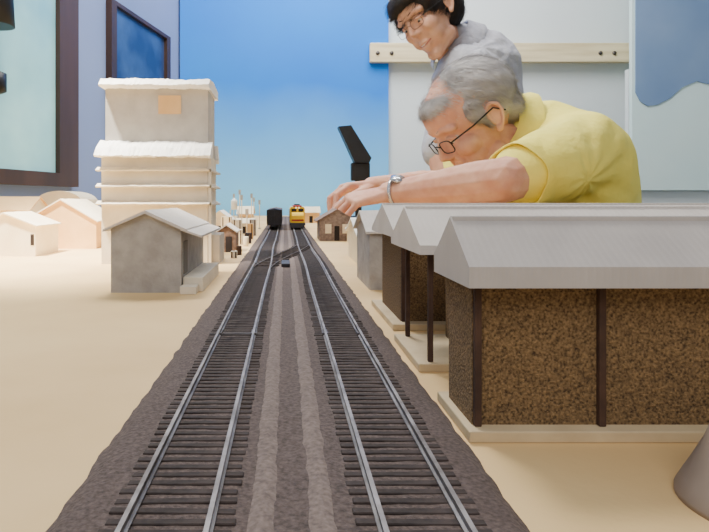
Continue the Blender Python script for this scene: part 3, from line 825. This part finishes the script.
# shirt
bm = bmesh.new()
for tt in torso1: hull(bm, tt, sub=3)
for tt in sleeves1: hull(bm, tt, sub=3)
sh = blob("shirt", bm, 0.004, 16, M_shirty, P1, disp=0.0042, dscale=12,
          folds=((0.50, 1.08, 0.10, 5, 0.65, 0.13), (0.60, 1.15, 0.0, 5, 0.5, 0.16)))
cloth_ring("collar", (0.440, 1.184, 0.203), (-0.90, -0.12, 0.30), ((-0.035, 0.062), (0.008, 0.0635), (0.012, 0.068), (-0.018, 0.087), (-0.030, 0.088)), M_shirty, P1)
axs = (eL - V(0.545, 1.10, 0.150)).normalized()
cloth_ring("sleeve_cuff", V(0.388, 0.972, 0.108), axs, ((-0.045, 0.0570), (-0.020, 0.0560), (0.014, 0.0545), (0.015, 0.0530), (0.010, 0.0515), (-0.02, 0.047)), M_shirty, P1)
axs = (eR - V(0.53, 1.34, 0.145)).normalized()
cloth_ring("sleeve_cuff", V(0.415, 1.398, 0.113), axs, ((-0.045, 0.066), (0.018, 0.064), (0.019, 0.062), (0.0, 0.054)), M_shirty, P1)
# trousers, shoes
bm = bmesh.new()
hull(bm, [(0.66, 1.21, -0.16, 0.112), (0.66, 1.37, -0.16, 0.112), (0.66, 1.21, -0.24, 0.10), (0.66, 1.38, -0.24, 0.10)])
for a, k, b in LEG1:
    hull(bm, [a + (0.10,), k + (0.07,)]); hull(bm, [k + (0.07,), (b[0], b[1], FLOOR + 0.08, 0.055)])
blob("trousers", bm, 0.010, 4, M_khaki, P1)
for a, k, b in LEG1:
    bm = bmesh.new(); hull(bm, [(b[0] + 0.03, b[1], FLOOR + 0.04, 0.038), (b[0] - 0.14, b[1], FLOOR + 0.036, 0.034), (b[0] - 0.02, b[1], FLOOR + 0.07, 0.035)])
    finish("shoe", bm, M_shoe, P1, True)
# hair
bm = bmesh.new()
ell(bm, (-0.022, 0, 0.042), (0.087, 0.078, 0.079), H1)
ell(bm, (0.032, 0, 0.070), (0.051, 0.053, 0.027), H1)
ell(bm, (-0.056, 0, -0.002), (0.041, 0.061, 0.050), H1)
for s in (-1, 1):
    ell(bm, (0.014, s * 0.063, 0.032), (0.024, 0.012, 0.028), H1)
    ell(bm, (0.012, s * 0.066, 0.008), (0.007, 0.006, 0.018), H1)
hr = blob("hair", bm, 0.0035, 3, M_hairg, P1, disp=0.0014, dscale=60)
hair_blades(hr, H1, 30000, 0.020, 0.00028, (-0.25, 0.75, -0.60), jit=0.30, lift=(0.02, 0.22))
glasses(H1, P1, 0.0012, ry=0.020, rz=0.013)
# watch
dd = (wL - eL).normalized(); wc = wL - dd * 0.016
u = dd.cross(V(0, 0, 1)).normalized(); v = dd.cross(u)
tube("watch_strap", [wc + (u * math.cos(a) * 0.0255 + v * math.sin(a) * 0.0255) for a in [2 * math.pi * i / 28 for i in range(28)]], 0.0036, M_metal, P1, cyclic=True)
o = lathe("watch_face", [(0.001, 0), (0.013, 0), (0.013, 0.005), (0.001, 0.006)], (0, 0, 0), M_metal, None, 20)
q = (V(0, -0.5, 0.85)).to_track_quat('Z', 'Y')
o.data.transform(Matrix.Translation(wc + V(0, -0.5, 0.85).normalized() * 0.0260) @ q.to_matrix().to_4x4()); par(o, P1)

# ======================================================== standing person
P2 = thing("person", (0.64, 1.85, FLOOR), "dark-haired person in grey polo standing and looking down", "person")
H2 = head_matrix((0.424, 1.725, 0.602), (-0.72, -0.44, -0.53), roll=0.26, s=1.04)
torso2 = [
    [(0.525, 1.70, 0.44, 0.072), (0.625, 1.93, 0.45, 0.078), (0.610, 1.81, 0.470, 0.110), (0.535, 1.79, 0.43, 0.09), (0.62, 1.80, 0.25, 0.11), (0.60, 1.92, 0.25, 0.11)],
    [(0.62, 1.80, 0.25, 0.11), (0.60, 1.92, 0.25, 0.11), (0.58, 1.83, 0.12, 0.11), (0.63, 1.79, -0.02, 0.11), (0.65, 1.92, -0.02, 0.11)],
    [(0.600, 1.80, 0.485, 0.10), (0.525, 1.785, 0.530, 0.070)],
]
e2 = V(0.415, 1.60, 0.215); w2 = V(0.44, 1.50, 0.01)
sleeve2 = [[(0.525, 1.695, 0.44, 0.070), (0.440, 1.615, 0.25, 0.056)], [(0.625, 1.95, 0.44, 0.070), (0.67, 1.99, 0.27, 0.060)],
           [(0.440, 1.615, 0.25, 0.056), (0.420, 1.600, 0.20, 0.052)]]
bm = bmesh.new()
head_prims(bm, H2, -0.001, nose=0.0)
hull(bm, [(0.455, 1.752, 0.560, 0.050), (0.545, 1.795, 0.49, 0.058)])
for tt in torso2: hull(bm, tt, infl=-0.02)
arm(bm, V(0.525, 1.695, 0.44), e2, w2, 0.05, 0.038, 0.024)
hand_prims(bm, w2, (-0.05, -0.15, -1), (-1, 0, 0), side=-1)
e3 = V(0.70, 2.0, 0.16); w3 = V(0.64, 1.98, -0.08)
arm(bm, V(0.61, 1.95, 0.43), e3, w3, 0.05, 0.038, 0.024)
hand_prims(bm, w3, (-0.15, -0.1, -1), (-1, 0, 0), side=1)
LEG2 = [((0.64, 1.78, -0.10), (0.63, 1.76, -0.52), (0.66, 1.76, -0.87)), ((0.66, 1.93, -0.10), (0.65, 1.95, -0.52), (0.68, 1.96, -0.87))]
for a, k, b in LEG2:
    hull(bm, [a + (0.075,), k + (0.05,)]); hull(bm, [k + (0.05,), b + (0.035,)])
    hull(bm, [b + (0.03,), (b[0] - 0.10, b[1] - 0.06, FLOOR + 0.035, 0.02)])
blob("body", bm, 0.0025, 3, M_skin2, P2)
face_parts(H2, P2, M_browb, smile=True, bw=0.9)
glasses(H2, P2, 0.0007, ry=0.021, rz=0.013)
bm = bmesh.new()
for tt in torso2 + sleeve2: hull(bm, tt, sub=3)
blob("shirt", bm, 0.005, 10, M_shirtg, P2, disp=0.0050, dscale=13, folds=((0.52, 1.70, 0.38, 5, 0.8, 0.14), (0.56, 1.75, 0.50, 4, 0.5, 0.12)))
cloth_ring("collar", (0.496, 1.774, 0.556), (-0.62, -0.28, 0.66), ((-0.04, 0.060), (0.000, 0.062), (0.005, 0.068), (-0.038, 0.096), (-0.050, 0.096)), M_shirtg, P2, gap=((-0.8, -0.5, -0.3), 0.45))
bm = bmesh.new()
hull(bm, [(0.63, 1.79, -0.04, 0.112), (0.65, 1.92, -0.04, 0.112), (0.64, 1.79, -0.14, 0.10), (0.65, 1.93, -0.14, 0.10)])
for a, k, b in LEG2:
    hull(bm, [a + (0.095,), k + (0.068,)]); hull(bm, [k + (0.068,), (b[0], b[1], FLOOR + 0.08, 0.05)])
blob("trousers", bm, 0.010, 4, M_jeans, P2)
for a, k, b in LEG2:
    bm = bmesh.new(); hull(bm, [(b[0] + 0.03, b[1] + 0.02, FLOOR + 0.04, 0.038), (b[0] - 0.12, b[1] - 0.07, FLOOR + 0.036, 0.034), (b[0] - 0.02, b[1], FLOOR + 0.07, 0.035)])
    finish("shoe", bm, M_shoe, P2, True)
bm = bmesh.new()
ell(bm, (-0.020, 0, 0.048), (0.101, 0.086, 0.090), H2)
ell(bm, (0.048, 0, 0.074), (0.046, 0.064, 0.032), H2)
ell(bm, (0.064, -0.020, 0.062), (0.026, 0.034, 0.018), H2)
ell(bm, (-0.055, 0, -0.005), (0.050, 0.070, 0.060), H2)
for s in (-1, 1):
    ell(bm, (0.030, s * 0.064, 0.040), (0.026, 0.014, 0.036), H2)
    ell(bm, (0.013, s * 0.068, 0.010), (0.010, 0.007, 0.022), H2)
hr = blob("hair", bm, 0.004, 3, M_hairb, P2, disp=0.003, dscale=40)
hair_blades(hr, H2, 14000, 0.028, 0.0004, (0.6, -0.6, -0.4), jit=0.28)

# ---------------------------------------------------------------- lights
def area(name, loc, tgt, size, e, col=(1, 1, 1)):
    l = bpy.data.lights.new(name, 'AREA'); l.size = size; l.energy = e; l.color = col
    o = bpy.data.objects.new(name, l); COL.objects.link(o); o.location = loc
    o.rotation_euler = (Vector(tgt) - Vector(loc)).to_track_quat('-Z', 'Y').to_euler()
    return o
area("ceiling_lamp", (-0.25, 1.25, 1.5), (-0.15, 1.15, 0), 0.4, 31, (1.0, 0.95, 0.86))
area("room_lamp", (-0.15, -0.55, 0.9), (0.1, 0.6, 0.05), 0.7, 7.0, (1.0, 0.95, 0.90))
area("far_lamp", (0.6, 1.75, 1.75), (0.6, 2.5, 0.3), 0.7, 30, (0.96, 0.98, 1.0))
area("backdrop_fill", (-0.03, 2.1, 1.5), (-0.02, 2.6, 0.05), 0.4, 10, (0.97, 0.98, 1.0))  # added wash light that brightens the blue backdrop, not a fixture of the room
sp = bpy.data.lights.new("village_fill_spot", 'SPOT'); sp.energy = 380; sp.spot_size = 0.58; sp.spot_blend = 1.0; sp.shadow_soft_size = 0.05; sp.color = (1.0, 0.95, 0.86)  # added spot that makes the bright pool on the tabletop round the village
so = bpy.data.objects.new("village_fill_spot", sp); COL.objects.link(so); so.location = (-0.50, 0.42, 1.05)
so.rotation_euler = (Vector((-0.29, 0.68, 0.02)) - so.location).to_track_quat('-Z', 'Y').to_euler()

w = bpy.data.worlds.new("world"); S.world = w; w.use_nodes = True
w.node_tree.nodes["Background"].inputs[0].default_value = (0.94, 0.95, 1.0, 1)
w.node_tree.nodes["Background"].inputs[1].default_value = 0.38
